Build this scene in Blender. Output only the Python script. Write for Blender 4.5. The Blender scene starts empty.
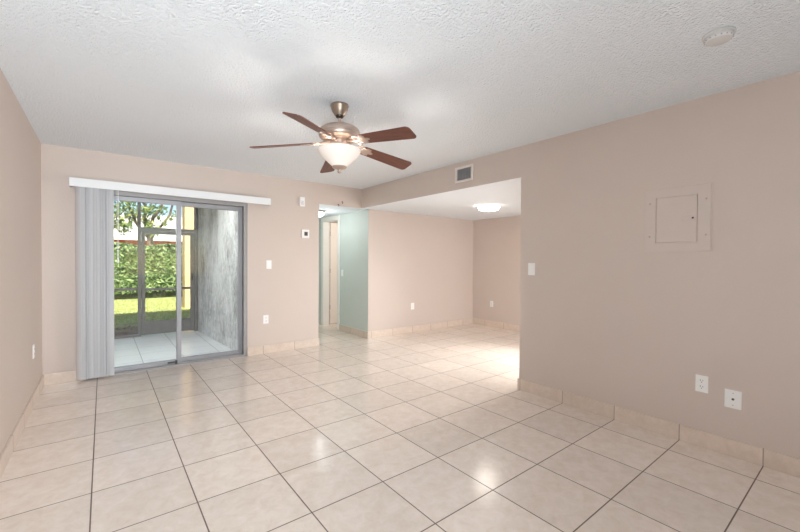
import bpy, bmesh, math, random
from mathutils import Vector, Matrix
PI = math.pi
R = math.radians
random.seed(7)
scene = bpy.context.scene
C = scene.collection

# ------------------------------------------------------------------ camera
YAW, PITCH, ROLL = R(38.139), R(-0.798), R(-0.374)
fwd0 = Vector((math.sin(YAW), math.cos(YAW), 0)); right0 = Vector((math.cos(YAW), -math.sin(YAW), 0)); up0 = Vector((0, 0, 1))
fw = fwd0*math.cos(PITCH) + up0*math.sin(PITCH)
u2 = -fwd0*math.sin(PITCH) + up0*math.cos(PITCH)
r3 = right0*math.cos(ROLL) - u2*math.sin(ROLL)
u3 = right0*math.sin(ROLL) + u2*math.cos(ROLL)
cd = bpy.data.cameras.new('camera'); cam = bpy.data.objects.new('camera', cd); C.objects.link(cam)
m = Matrix((r3, u3, -fw)).transposed().to_4x4(); m.translation = (0, 0, 1.29)
cam.matrix_world = m
cd.sensor_width = 36; cd.lens = 36*378/800; cd.clip_start = 0.02; cd.clip_end = 300
scene.camera = cam

# ------------------------------------------------------------------ view, world, lights
vs = scene.view_settings
scene.display_settings.display_device = 'sRGB'
vs.view_transform = 'Standard'; vs.look = 'None'; vs.exposure = 0.16; vs.gamma = 1.0; vs.use_curve_mapping = False
scene.cycles.use_denoising = True
scene.cycles.max_bounces = 14; scene.cycles.diffuse_bounces = 8; scene.cycles.transparent_max_bounces = 16
scene.cycles.caustics_reflective = False; scene.cycles.caustics_refractive = False
scene.cycles.sample_clamp_indirect = 6

w = bpy.data.worlds.new('sky'); scene.world = w; w.use_nodes = True
nt = w.node_tree; nt.nodes.clear()
sky = nt.nodes.new('ShaderNodeTexSky'); sky.sky_type = 'NISHITA'; sky.sun_disc = False
sky.sun_elevation = R(38); sky.sun_rotation = R(185); sky.air_density = 1.0; sky.dust_density = 0.6; sky.ozone_density = 1.5
bg = nt.nodes.new('ShaderNodeBackground'); bg.inputs['Strength'].default_value = 0.17
wo = nt.nodes.new('ShaderNodeOutputWorld')
nt.links.new(sky.outputs['Color'], bg.inputs['Color']); nt.links.new(bg.outputs['Background'], wo.inputs['Surface'])

def light(name, kind, loc, energy, color=(1, 1, 1), **kw):
    d = bpy.data.lights.new(name, kind); d.energy = energy; d.color = color
    for k, v in kw.items(): setattr(d, k, v)
    o = bpy.data.objects.new(name, d); C.objects.link(o); o.location = loc
    return o
sun = light('sun', 'SUN', (0, -10, 12), 9.0, (1.0, 0.95, 0.86), angle=R(0.6))
sun.rotation_euler = Vector((0.12, 1.0, -0.70)).to_track_quat('-Z', 'Y').to_euler()
# added fill lights, unseen: behind the camera, by the left wall, two in dining
rfill = light('rear_fill_light', 'AREA', (-0.22, -0.8, 1.55), 37, (0.86, 0.94, 1.0), shape='RECTANGLE', size=0.45, size_y=1.1, spread=R(100))  # added behind the camera to light floor and back wall
rfill.rotation_euler = Vector((0.08, 1, -0.02)).to_track_quat('-Z', 'Z').to_euler()
upfill = light('ceiling_fill_light', 'AREA', (-0.30, -0.95, 0.25), 64, (0.84, 0.93, 1.0), shape='RECTANGLE', size=0.3, size_y=1.4)  # added low by the left wall, aimed up to brighten the ceiling
upfill.rotation_euler = Vector((-0.03, 0.6, 1)).to_track_quat('-Z', 'Y').to_euler()
dfill = light('dining_fill_light', 'AREA', (4.5, 1.0, 0.8), 32, (0.97, 0.97, 0.98), shape='RECTANGLE', size=1.2, size_y=0.8, spread=R(120))  # added out of view to brighten the dining walls
dfill.rotation_euler = Vector((0.25, 1, -0.3)).to_track_quat('-Z', 'Y').to_euler()
sfill = light('dining_side_fill_light', 'AREA', (5.5, 2.5, 0.95), 30, (1.0, 0.97, 0.94), shape='RECTANGLE', size=0.6, size_y=0.9, spread=R(95))  # added out of view to brighten the left wall through the opening
sfill.rotation_euler = Vector((-1, 0.34, -0.15)).to_track_quat('-Z', 'Z').to_euler()
# added area light under the patio ceiling, brightening patio and inside floor
pat = light('patio_fill_light', 'AREA', (0.2, 5.72, 2.44), 92, (0.93, 0.97, 1.0), shape='RECTANGLE', size=1.5, size_y=0.4)
pat.rotation_euler = Vector((0.0, -0.45, -1)).to_track_quat('-Z', 'Y').to_euler()
# lamp of the room behind the hall door
light('bedroom_lamp', 'POINT', (4.7, 6.0, 1.9), 26, (1.0, 0.88, 0.78), shadow_soft_size=0.12)

# ------------------------------------------------------------------ materials
def mat(name):
    m = bpy.data.materials.new(name); m.use_nodes = True
    return m, m.node_tree, m.node_tree.nodes['Principled BSDF']
def N(nt, kind, **kw):
    n = nt.nodes.new(kind)
    for k, v in kw.items(): setattr(n, k, v)
    return n
def plain(name, col, rough=0.5, metal=0.0, var=0.03, scale=12.0, bump=0.0, bscale=80.0, bdist=0.003, coat=0.0, spec=0.5):
    m, nt, p = mat(name)
    tc = N(nt, 'ShaderNodeTexCoord'); no = N(nt, 'ShaderNodeTexNoise'); no.inputs['Scale'].default_value = scale; no.inputs['Detail'].default_value = 4
    nt.links.new(tc.outputs['Object'], no.inputs['Vector'])
    mr = N(nt, 'ShaderNodeMapRange'); mr.inputs['To Min'].default_value = 1-var; mr.inputs['To Max'].default_value = 1+var
    mr.inputs['From Min'].default_value = 0.25; mr.inputs['From Max'].default_value = 0.75
    nt.links.new(no.outputs['Fac'], mr.inputs['Value'])
    mx = N(nt, 'ShaderNodeVectorMath', operation='SCALE'); mx.inputs[0].default_value = col
    nt.links.new(mr.outputs['Result'], mx.inputs['Scale']); nt.links.new(mx.outputs['Vector'], p.inputs['Base Color'])
    p.inputs['Roughness'].default_value = rough; p.inputs['Metallic'].default_value = metal; p.inputs['Coat Weight'].default_value = coat
    p.inputs['Specular IOR Level'].default_value = spec
    if bump:
        b = N(nt, 'ShaderNodeBump'); b.inputs['Strength'].default_value = bump; b.inputs['Distance'].default_value = bdist
        n2 = N(nt, 'ShaderNodeTexNoise'); n2.inputs['Scale'].default_value = bscale; n2.inputs['Detail'].default_value = 3
        nt.links.new(tc.outputs['Object'], n2.inputs['Vector']); nt.links.new(n2.outputs['Fac'], b.inputs['Height']); nt.links.new(b.outputs['Normal'], p.inputs['Normal'])
    return m
def srgb(r, g, b):
    f = lambda c: (c/255/12.92) if c/255 <= 0.04045 else ((c/255+0.055)/1.055)**2.4
    return (f(r), f(g), f(b))

WALLCOL = srgb(201, 188, 179)
M = {}
M['wall'] = plain('beige_wall_paint', WALLCOL, 0.55, var=0.012, scale=3, bump=0.35, bscale=70, bdist=0.003)
M['wall_patch'] = plain('beige_paint_on_metal', srgb(202, 190, 182), 0.4, var=0.01)
M['mint'] = plain('pale_mint_wall_paint', srgb(200, 208, 203), 0.5, var=0.012, scale=3, bump=0.25, bscale=70)
M['white_trim'] = plain('white_gloss_paint', srgb(236, 235, 230), 0.35, var=0.01)
M['door_paint'] = plain('cream_door_paint', srgb(240, 232, 222), 0.4, var=0.012)
M['white_plastic'] = plain('white_plastic', srgb(238, 238, 236), 0.35, var=0.008)
M['vent_paint'] = plain('pale_beige_vent_paint', srgb(222, 214, 207), 0.45)
M['aged_plastic'] = plain('aged_grey_white_plastic', srgb(206, 206, 205), 0.45, var=0.01)
M['dark_plastic'] = plain('dark_grey_plastic', srgb(70, 68, 66), 0.4, var=0.03)
M['slot'] = plain('dark_slot', srgb(60, 58, 58), 0.6)
M['valance'] = plain('white_valance_vinyl', srgb(228, 231, 233), 0.4, var=0.01)
M['vane'] = None
M['alu'] = plain('grey_aluminium', srgb(160, 161, 165), 0.4, 0.2, var=0.03)
M['alu_dark'] = plain('dull_grey_aluminium', srgb(158, 157, 157), 0.5, 0.2, var=0.05)
M['screen_frame'] = plain('weathered_grey_aluminium', srgb(120, 116, 113), 0.6, 0.15, var=0.12, scale=9)
M['nickel'] = plain('brushed_nickel', srgb(190, 172, 160), 0.38, 0.75, var=0.05, scale=30)
M['nickel_canopy'] = plain('aged_nickel', srgb(150, 134, 119), 0.4, 0.75, var=0.05, scale=30)
M['nickel_dark'] = plain('dark_nickel', srgb(70, 62, 55), 0.4, 0.8)
M['brass'] = plain('aged_brass', srgb(128, 78, 34), 0.4, 0.5)
M['hinge'] = plain('satin_steel_hinge', srgb(190, 182, 168), 0.4, 0.6)
M['stucco'] = None

def ceiling_mat(name, col, strength=0.8):
    m, nt, p = mat(name)
    tc = N(nt, 'ShaderNodeTexCoord')
    v = N(nt, 'ShaderNodeTexVoronoi', feature='SMOOTH_F1'); v.inputs['Scale'].default_value = 92; v.inputs['Smoothness'].default_value = 0.6
    n = N(nt, 'ShaderNodeTexNoise'); n.inputs['Scale'].default_value = 60; n.inputs['Detail'].default_value = 4
    n0 = N(nt, 'ShaderNodeTexNoise'); n0.inputs['Scale'].default_value = 22
    mixv = N(nt, 'ShaderNodeMixRGB'); mixv.inputs['Fac'].default_value = 0.04
    nt.links.new(tc.outputs['Object'], n0.inputs['Vector']); nt.links.new(tc.outputs['Object'], mixv.inputs['Color1']); nt.links.new(n0.outputs['Color'], mixv.inputs['Color2'])
    nt.links.new(mixv.outputs['Color'], v.inputs['Vector']); nt.links.new(tc.outputs['Object'], n.inputs['Vector'])
    ad = N(nt, 'ShaderNodeMath', operation='ADD'); nt.links.new(v.outputs['Distance'], ad.inputs[0]); nt.links.new(n.outputs['Fac'], ad.inputs[1])
    b = N(nt, 'ShaderNodeBump'); b.inputs['Strength'].default_value = strength; b.inputs['Distance'].default_value = 0.0095; b.invert = True
    nt.links.new(ad.outputs['Value'], b.inputs['Height']); nt.links.new(b.outputs['Normal'], p.inputs['Normal'])
    p.inputs['Base Color'].default_value = (*col, 1); p.inputs['Roughness'].default_value = 0.8; p.inputs['Specular IOR Level'].default_value = 0.2
    return m
M['ceiling'] = ceiling_mat('white_knockdown_ceiling', srgb(230, 236, 241))

T, OX, OY = 0.4446, 0.390, 0.445
def tile_mat(name, col, grout, rough, gw=0.0055, var=0.05, axes='XY', mottled=0.1, ox=OX, oy=OY):
    """square ceramic tiles, axes says along which object axes the joints are spaced"""
    m, nt, p = mat(name)
    L = nt.links.new
    tc = N(nt, 'ShaderNodeTexCoord'); sx = N(nt, 'ShaderNodeSeparateXYZ'); L(tc.outputs['Object'], sx.inputs['Vector'])
    masks, cells = [], []
    for ax in axes:
        off = {'X': ox, 'Y': oy, 'Z': 5.0}[ax]
        a = N(nt, 'ShaderNodeMath', operation='SUBTRACT'); L(sx.outputs[ax], a.inputs[0]); a.inputs[1].default_value = off
        d = N(nt, 'ShaderNodeMath', operation='DIVIDE'); L(a.outputs[0], d.inputs[0]); d.inputs[1].default_value = T
        fl = N(nt, 'ShaderNodeMath', operation='FLOOR'); L(d.outputs[0], fl.inputs[0]); cells.append(fl)
        pp = N(nt, 'ShaderNodeMath', operation='PINGPONG'); L(d.outputs[0], pp.inputs[0]); pp.inputs[1].default_value = 0.5
        masks.append(pp)
    if len(masks) == 2:
        mn = N(nt, 'ShaderNodeMath', operation='MINIMUM'); L(masks[0].outputs[0], mn.inputs[0]); L(masks[1].outputs[0], mn.inputs[1])
    else: mn = masks[0]
    # 0 in the joint, 1 on the tile
    edge = N(nt, 'ShaderNodeMapRange', interpolation_type='SMOOTHSTEP'); edge.inputs['From Min'].default_value = gw*0.45/T; edge.inputs['From Max'].default_value = gw*0.75/T
    L(mn.outputs[0], edge.inputs['Value'])
    cx = N(nt, 'ShaderNodeCombineXYZ'); L(cells[0].outputs[0], cx.inputs[0])
    if len(cells) > 1: L(cells[1].outputs[0], cx.inputs[1])
    wn = N(nt, 'ShaderNodeTexWhiteNoise', noise_dimensions='3D'); L(cx.outputs[0], wn.inputs['Vector'])
    va = N(nt, 'ShaderNodeMapRange'); va.inputs['To Min'].default_value = 1-var; va.inputs['To Max'].default_value = 1+var; L(wn.outputs['Value'], va.inputs['Value'])
    # mottled glaze, shifted per tile
    sh = N(nt, 'ShaderNodeVectorMath', operation='MULTIPLY_ADD'); L(wn.outputs['Color'], sh.inputs[0]); sh.inputs[1].default_value = (7, 7, 7); L(tc.outputs['Object'], sh.inputs[2])
    no = N(nt, 'ShaderNodeTexNoise'); no.inputs['Scale'].default_value = 13; no.inputs['Detail'].default_value = 8; no.inputs['Roughness'].default_value = 0.72; no.inputs['Distortion'].default_value = 0.5
    L(sh.outputs[0], no.inputs['Vector'])
    r = N(nt, 'ShaderNodeValToRGB'); e = r.color_ramp.elements
    c = Vector(col)
    e[0].position = 0.3; e[0].color = (*(Vector((c.x*(1-mottled), c.y*(1-1.35*mottled), c.z*(1-1.9*mottled)))), 1)
    e[1].position = 0.66; e[1].color = (*(c*(1+mottled*0.35)), 1)
    L(no.outputs['Fac'], r.inputs['Fac'])
    sc = N(nt, 'ShaderNodeVectorMath', operation='SCALE'); L(r.outputs['Color'], sc.inputs[0]); L(va.outputs['Result'], sc.inputs['Scale'])
    mx = N(nt, 'ShaderNodeMixRGB'); mx.inputs['Color1'].default_value = (*grout, 1); L(edge.outputs['Result'], mx.inputs['Fac']); L(sc.outputs[0], mx.inputs['Color2'])
    L(mx.outputs['Color'], p.inputs['Base Color'])
    rr = N(nt, 'ShaderNodeMapRange'); rr.inputs['To Min'].default_value = 0.85; rr.inputs['To Max'].default_value = rough; L(edge.outputs['Result'], rr.inputs['Value'])
    L(rr.outputs['Result'], p.inputs['Roughness'])
    n3 = N(nt, 'ShaderNodeTexNoise'); n3.inputs['Scale'].default_value = 5; n3.inputs['Detail'].default_value = 2; L(tc.outputs['Object'], n3.inputs['Vector'])
    hs = N(nt, 'ShaderNodeMath', operation='MULTIPLY_ADD'); L(n3.outputs['Fac'], hs.inputs[0]); hs.inputs[1].default_value = 0.8; L(edge.outputs['Result'], hs.inputs[2])
    b = N(nt, 'ShaderNodeBump'); b.inputs['Strength'].default_value = 0.35; b.inputs['Distance'].default_value = 0.0015
    L(hs.outputs[0], b.inputs['Height']); L(b.outputs['Normal'], p.inputs['Normal'])
    p.inputs['Specular IOR Level'].default_value = 0.75
    return m
TILE = srgb(234, 223, 214)
M['floor'] = tile_mat('cream_floor_tile', TILE, srgb(112, 98, 88), 0.165)
M['patio_tile'] = tile_mat('pale_patio_tile', srgb(214, 214, 214), srgb(150, 148, 146), 0.32, mottled=0.04)
M['skirt_y'] = tile_mat('cream_skirting_tile_y', srgb(213, 199, 187), srgb(164, 150, 138), 0.3, axes='Y', mottled=0.1)
M['skirt_x'] = tile_mat('cream_skirting_tile_x', srgb(213, 199, 187), srgb(164, 150, 138), 0.3, axes='X', mottled=0.1)

def stucco_mat():
    m, nt, p = mat('rough_grey_stucco'); L = nt.links.new
    tc = N(nt, 'ShaderNodeTexCoord'); mp = N(nt, 'ShaderNodeMapping'); mp.inputs['Scale'].default_value = (1, 1.6, 0.75); L(tc.outputs['Object'], mp.inputs['Vector'])
    n = N(nt, 'ShaderNodeTexNoise'); n.inputs['Scale'].default_value = 11; n.inputs['Detail'].default_value = 6; n.inputs['Roughness'].default_value = 0.6; n.inputs['Distortion'].default_value = 1.0; L(mp.outputs['Vector'], n.inputs['Vector'])
    n2 = N(nt, 'ShaderNodeTexNoise'); n2.inputs['Scale'].default_value = 1.7; n2.inputs['Detail'].default_value = 5; L(mp.outputs['Vector'], n2.inputs['Vector'])
    r = N(nt, 'ShaderNodeValToRGB'); e = r.color_ramp.elements
    e[0].position = 0.36; e[0].color = (*srgb(140, 136, 132), 1); e[1].position = 0.58; e[1].color = (*srgb(216, 214, 211), 1)
    mx = N(nt, 'ShaderNodeMath', operation='MULTIPLY_ADD'); L(n.outputs['Fac'], mx.inputs[0]); mx.inputs[1].default_value = 0.5
    h = N(nt, 'ShaderNodeMath', operation='MULTIPLY'); L(n2.outputs['Fac'], h.inputs[0]); h.inputs[1].default_value = 0.5; L(h.outputs[0], mx.inputs[2])
    L(mx.outputs[0], r.inputs['Fac']); L(r.outputs['Color'], p.inputs['Base Color'])
    b = N(nt, 'ShaderNodeBump'); b.inputs['Strength'].default_value = 0.9; b.inputs['Distance'].default_value = 0.02; L(n.outputs['Fac'], b.inputs['Height']); L(b.outputs['Normal'], p.inputs['Normal'])
    p.inputs['Roughness'].default_value = 0.85
    return m
M['stucco'] = stucco_mat()
M['salmon'] = plain('salmon_red_stucco', srgb(190, 96, 78), 0.8, var=0.08, scale=2)
M['white_stucco'] = plain('white_fascia', srgb(236, 232, 226), 0.8, var=0.03, scale=2)
M['peach'] = plain('peach_stucco', srgb(226, 190, 142), 0.8, var=0.06, scale=5, bump=0.5, bscale=30)
M['concrete'] = plain('grey_roofing', srgb(170, 166, 160), 0.9)

def wood_mat():
    m, nt, p = mat('mahogany_blade'); L = nt.links.new
    tc = N(nt, 'ShaderNodeTexCoord'); mp = N(nt, 'ShaderNodeMapping'); mp.inputs['Scale'].default_value = (1.2, 16, 4); L(tc.outputs['Object'], mp.inputs['Vector'])
    n = N(nt, 'ShaderNodeTexNoise'); n.inputs['Scale'].default_value = 5; n.inputs['Detail'].default_value = 6; n.inputs['Distortion'].default_value = 0.7; L(mp.outputs['Vector'], n.inputs['Vector'])
    r = N(nt, 'ShaderNodeValToRGB'); e = r.color_ramp.elements
    e[0].position = 0.3; e[0].color = (*srgb(74, 36, 27), 1); e[1].position = 0.7; e[1].color = (*srgb(116, 62, 44), 1)
    L(n.outputs['Fac'], r.inputs['Fac']); L(r.outputs['Color'], p.inputs['Base Color']); p.inputs['Roughness'].default_value = 0.42
    return m
M['wood'] = wood_mat()

def glass_pane():
    m, nt, p = mat('clear_window_glass'); L = nt.links.new
    nt.nodes.remove(p); out = [n for n in nt.nodes if n.type == 'OUTPUT_MATERIAL'][0]
    t = N(nt, 'ShaderNodeBsdfTransparent'); t.inputs['Color'].default_value = (0.93, 0.95, 0.95, 1)
    g = N(nt, 'ShaderNodeBsdfGlossy'); g.inputs['Roughness'].default_value = 0.02
    f = N(nt, 'ShaderNodeFresnel'); f.inputs['IOR'].default_value = 1.5
    n = N(nt, 'ShaderNodeMixShader'); L(f.outputs[0], n.inputs['Fac']); L(t.outputs[0], n.inputs[1]); L(g.outputs[0], n.inputs[2]); L(n.outputs[0], out.inputs['Surface'])
    return m
M['glass'] = glass_pane()
def screen_mesh_mat():
    m, nt, p = mat('insect_screen'); L = nt.links.new
    out = [n for n in nt.nodes if n.type == 'OUTPUT_MATERIAL'][0]
    p.inputs['Base Color'].default_value = (*srgb(120, 120, 120), 1); p.inputs['Roughness'].default_value = 0.7
    t = N(nt, 'ShaderNodeBsdfTransparent'); n = N(nt, 'ShaderNodeMixShader'); n.inputs['Fac'].default_value = 0.06
    L(t.outputs[0], n.inputs[1]); L(p.outputs[0], n.inputs[2]); L(n.outputs[0], out.inputs['Surface'])
    return m
M['screen'] = screen_mesh_mat()

def lamp_glass(name, col, emit, trans=0.6, base=(0.9, 0.87, 0.82)):
    m, nt, p = mat(name); L = nt.links.new
    nt.nodes.remove(p); out = [n for n in nt.nodes if n.type == 'OUTPUT_MATERIAL'][0]
    tc = N(nt, 'ShaderNodeTexCoord'); no = N(nt, 'ShaderNodeTexNoise'); no.inputs['Scale'].default_value = 14; no.inputs['Detail'].default_value = 4; no.inputs['Distortion'].default_value = 1.5
    L(tc.outputs['Object'], no.inputs['Vector'])
    mr = N(nt, 'ShaderNodeMapRange'); mr.inputs['To Min'].default_value = emit*0.8; mr.inputs['To Max'].default_value = emit*1.2; L(no.outputs['Fac'], mr.inputs['Value'])
    d = N(nt, 'ShaderNodeBsdfDiffuse'); d.inputs['Color'].default_value = (*base, 1)
    t = N(nt, 'ShaderNodeBsdfTranslucent'); t.inputs['Color'].default_value = (*base, 1)
    mx = N(nt, 'ShaderNodeMixShader'); mx.inputs['Fac'].default_value = trans; L(d.outputs[0], mx.inputs[1]); L(t.outputs[0], mx.inputs[2])
    e = N(nt, 'ShaderNodeEmission'); e.inputs['Color'].default_value = (*col, 1); L(mr.outputs['Result'], e.inputs['Strength'])
    a = N(nt, 'ShaderNodeAddShader'); L(mx.outputs[0], a.inputs[0]); L(e.outputs[0], a.inputs[1]); L(a.outputs[0], out.inputs['Surface'])
    return m
M['bowl'] = lamp_glass('alabaster_lamp_glass', (1.0, 0.82, 0.70), 0.20, 0.0015, (0.7, 0.66, 0.62))
M['dome_dining'] = lamp_glass('lit_white_diffuser', (1.0, 0.96, 0.90), 8.0)
M['dome_hall'] = lamp_glass('lit_cool_diffuser', (0.93, 1.0, 0.99), 5.0)
M['ring_acrylic'] = lamp_glass('lit_acrylic_ring', (1.0, 0.97, 0.92), 1.0)

def vane_mat():
    m, nt, p = mat('grey_white_vane_vinyl'); L = nt.links.new
    out = [n for n in nt.nodes if n.type == 'OUTPUT_MATERIAL'][0]
    p.inputs['Base Color'].default_value = (*srgb(226, 227, 229), 1); p.inputs['Roughness'].default_value = 0.45
    t = N(nt, 'ShaderNodeBsdfTranslucent'); t.inputs['Color'].default_value = (*srgb(224, 226, 229), 1)
    mx = N(nt, 'ShaderNodeMixShader'); mx.inputs['Fac'].default_value = 0.18; L(p.outputs[0], mx.inputs[1]); L(t.outputs[0], mx.inputs[2]); L(mx.outputs[0], out.inputs['Surface'])
    return m
M['vane'] = vane_mat()
def leaf_mat(name, c0, c1, c2):
    m, nt, p = mat(name); L = nt.links.new
    out = [n for n in nt.nodes if n.type == 'OUTPUT_MATERIAL'][0]
    g = N(nt, 'ShaderNodeNewGeometry'); r = N(nt, 'ShaderNodeValToRGB'); e = r.color_ramp.elements
    e[0].position = 0; e[0].color = (*c0, 1); e[1].position = 1; e[1].color = (*c2, 1); x = e.new(0.5); x.color = (*c1, 1)
    L(g.outputs['Random Per Island'], r.inputs['Fac']); L(r.outputs['Color'], p.inputs['Base Color']); p.inputs['Roughness'].default_value = 0.45
    t = N(nt, 'ShaderNodeBsdfTranslucent'); L(r.outputs['Color'], t.inputs['Color'])
    mx = N(nt, 'ShaderNodeMixShader'); mx.inputs['Fac'].default_value = 0.25; L(p.outputs[0], mx.inputs[1]); L(t.outputs[0], mx.inputs[2]); L(mx.outputs[0], out.inputs['Surface'])
    return m
M['hedge_leaf'] = leaf_mat('hedge_leaves', srgb(44, 72, 28), srgb(110, 140, 66), srgb(186, 204, 138))
M['tree_leaf'] = leaf_mat('tree_leaves', srgb(62, 92, 40), srgb(110, 140, 66), srgb(190, 196, 110))
M['grass_blade'] = leaf_mat('lawn_blades', srgb(176, 188, 98), srgb(208, 212, 136), srgb(228, 226, 168))
M['dead_leaf'] = leaf_mat('fallen_leaves', srgb(150, 110, 80), srgb(190, 150, 110), srgb(120, 84, 60))
M['hedge_core'] = plain('hedge_twigs', srgb(52, 62, 34), 0.9, var=0.3, scale=6)
M['bark'] = plain('grey_brown_bark', srgb(128, 108, 90), 0.9, var=0.2, scale=10, bump=0.6, bscale=25, bdist=0.02)
def ground_mat():
    m, nt, p = mat('lawn_and_bare_earth'); L = nt.links.new
    tc = N(nt, 'ShaderNodeTexCoord'); sx = N(nt, 'ShaderNodeSeparateXYZ'); L(tc.outputs['Object'], sx.inputs[0])
    n = N(nt, 'ShaderNodeTexNoise'); n.inputs['Scale'].default_value = 2.2; n.inputs['Detail'].default_value = 6; L(tc.outputs['Object'], n.inputs['Vector'])
    a = N(nt, 'ShaderNodeMath', operation='MULTIPLY_ADD'); L(n.outputs['Fac'], a.inputs[0]); a.inputs[1].default_value = 3.0; L(sx.outputs['Y'], a.inputs[2])
    mr = N(nt, 'ShaderNodeMapRange'); mr.inputs['From Min'].default_value = 10.6; mr.inputs['From Max'].default_value = 11.9; L(a.outputs[0], mr.inputs['Value'])
    n2 = N(nt, 'ShaderNodeTexNoise'); n2.inputs['Scale'].default_value = 9; n2.inputs['Detail'].default_value = 6; L(tc.outputs['Object'], n2.inputs['Vector'])
    e1 = N(nt, 'ShaderNodeMixRGB'); e1.inputs['Color1'].default_value = (*srgb(128, 100, 82), 1); e1.inputs['Color2'].default_value = (*srgb(188, 164, 144), 1); L(n2.outputs['Fac'], e1.inputs['Fac'])
    e2 = N(nt, 'ShaderNodeMixRGB'); e2.inputs['Color1'].default_value = (*srgb(160, 170, 86), 1); e2.inputs['Color2'].default_value = (*srgb(216, 216, 142), 1); L(n2.outputs['Fac'], e2.inputs['Fac'])
    mx = N(nt, 'ShaderNodeMixRGB'); L(mr.outputs['Result'], mx.inputs['Fac']); L(e1.outputs[0], mx.inputs['Color1']); L(e2.outputs[0], mx.inputs['Color2'])
    L(mx.outputs[0], p.inputs['Base Color']); p.inputs['Roughness'].default_value = 0.95
    return m
M['ground'] = ground_mat()

# ------------------------------------------------------------------ mesh helpers
def BM(): return bmesh.new()
def box(bm, x0, y0, z0, x1, y1, z1, mtx=None):
    vs = [bm.verts.new(v) for v in ((x0,y0,z0),(x1,y0,z0),(x1,y1,z0),(x0,y1,z0),(x0,y0,z1),(x1,y0,z1),(x1,y1,z1),(x0,y1,z1))]
    if mtx is not None:
        for v in vs: v.co = mtx @ v.co
    for f in ((0,3,2,1),(4,5,6,7),(0,1,5,4),(1,2,6,5),(2,3,7,6),(3,0,4,7)): bm.faces.new([vs[i] for i in f])
    return bm
def cbox(bm, x0, y0, z0, x1, y1, z1, bev=0.002, seg=2):
    """box with bevelled edges"""
    b2 = bmesh.new(); box(b2, x0, y0, z0, x1, y1, z1)
    bmesh.ops.bevel(b2, geom=b2.edges[:], offset=bev, segments=seg, affect='EDGES', profile=0.6)
    me = bpy.data.meshes.new('t'); b2.to_mesh(me); b2.free(); bm.from_mesh(me); bpy.data.meshes.remove(me)
    return bm
def lathe(bm, prof, seg=40, mtx=None, cap=True):
    """prof: list of (r, z)"""
    rings = []
    for r, z in prof:
        if r < 1e-5: rings.append([bm.verts.new((0, 0, z))])
        else: rings.append([bm.verts.new((r*math.cos(2*PI*i/seg), r*math.sin(2*PI*i/seg), z)) for i in range(seg)])
    for a, b in zip(rings, rings[1:]):
        if len(a) == 1 and len(b) == 1: continue
        for i in range(seg):
            j = (i+1) % seg
            if len(a) == 1: bm.faces.new((a[0], b[i], b[j]))
            elif len(b) == 1: bm.faces.new((a[i], b[0], a[j]))
            else: bm.faces.new((a[i], b[i], b[j], a[j]))
    if mtx is not None:
        for rg in rings:
            for v in rg: v.co = mtx @ v.co
    return bm
def tube(bm, pts, rad, seg=10, caps=True):
    pts = [Vector(p) for p in pts]; rads = rad if isinstance(rad, (list, tuple)) else [rad]*len(pts)
    rings = []; prev = None
    for i, p in enumerate(pts):
        t = ((pts[min(i+1, len(pts)-1)] - pts[max(i-1, 0)])).normalized()
        a = prev if prev is not None else (Vector((0, 0, 1)) if abs(t.z) < 0.9 else Vector((1, 0, 0)))
        n = (a - t*a.dot(t)).normalized(); prev = n; b = t.cross(n)
        rings.append([bm.verts.new(p + (n*math.cos(2*PI*k/seg) + b*math.sin(2*PI*k/seg))*rads[i]) for k in range(seg)])
    for a, b in zip(rings, rings[1:]):
        for k in range(seg): bm.faces.new((a[k], a[(k+1)%seg], b[(k+1)%seg], b[k]))
    if caps: bm.faces.new(rings[0][::-1]); bm.faces.new(rings[-1])
    return bm
def prism(bm, outline, h0, h1, mtx=None):
    """outline in xy, extruded from z=h0 to h1"""
    a = [bm.verts.new((x, y, h0)) for x, y in outline]; b = [bm.verts.new((x, y, h1)) for x, y in outline]
    bm.faces.new(a[::-1]); bm.faces.new(b); n = len(a)
    for i in range(n): bm.faces.new((a[i], a[(i+1)%n], b[(i+1)%n], b[i]))
    if mtx is not None:
        for v in a+b: v.co = mtx @ v.co
    return bm
def obj(name, bm, material, parent=None, smooth=False, loc=(0, 0, 0)):
    bmesh.ops.recalc_face_normals(bm, faces=bm.faces[:])
    me = bpy.data.meshes.new(name); bm.to_mesh(me); bm.free()
    me.materials.append(material)
    if smooth:
        for p in me.polygons: p.use_smooth = True
        try: me.set_sharp_from_angle(angle=R(38))
        except Exception: pass
    o = bpy.data.objects.new(name, me); C.objects.link(o); o.location = loc
    if parent: o.parent = parent
    return o
def tag(o, label, cat, group=None, kind=None):
    o['label'] = label; o['category'] = cat
    if group: o['group'] = group
    if kind: o['kind'] = kind
    return o
def thing(name, label, cat, loc=(0, 0, 0), rotz=0, group=None):
    o = bpy.data.objects.new(name, None); C.objects.link(o); o.empty_display_size = 0.1
    o.location = loc; o.rotation_euler = (0, 0, rotz)
    return tag(o, label, cat, group)
def struct(name, bm, m, parent=None, smooth=False):
    o = obj(name, bm, m, parent, smooth)
    if parent is None: o['kind'] = 'structure'
    return o
def struct_empty(name, loc=(0, 0, 0)):
    o = bpy.data.objects.new(name, None); C.objects.link(o); o.location = loc; o['kind'] = 'structure'; o.empty_display_size = 0.1
    return o
def dup(root, loc, rotz, label, group=None):
    r = root.copy(); C.objects.link(r); r.location = loc; r.rotation_euler = (0, 0, rotz); r['label'] = label
    if group: r['group'] = group
    for ch in list(root.children):
        c = ch.copy(); C.objects.link(c); c.parent = r
        for g in ch.children:
            d = g.copy(); C.objects.link(d); d.parent = c
    return r
def shell(name, verts, faces, m, parent=None):
    me = bpy.data.meshes.new(name); me.from_pydata(verts, [], faces); me.materials.append(m)
    o = bpy.data.objects.new(name, me); C.objects.link(o)
    if parent: o.parent = parent
    return o

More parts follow.
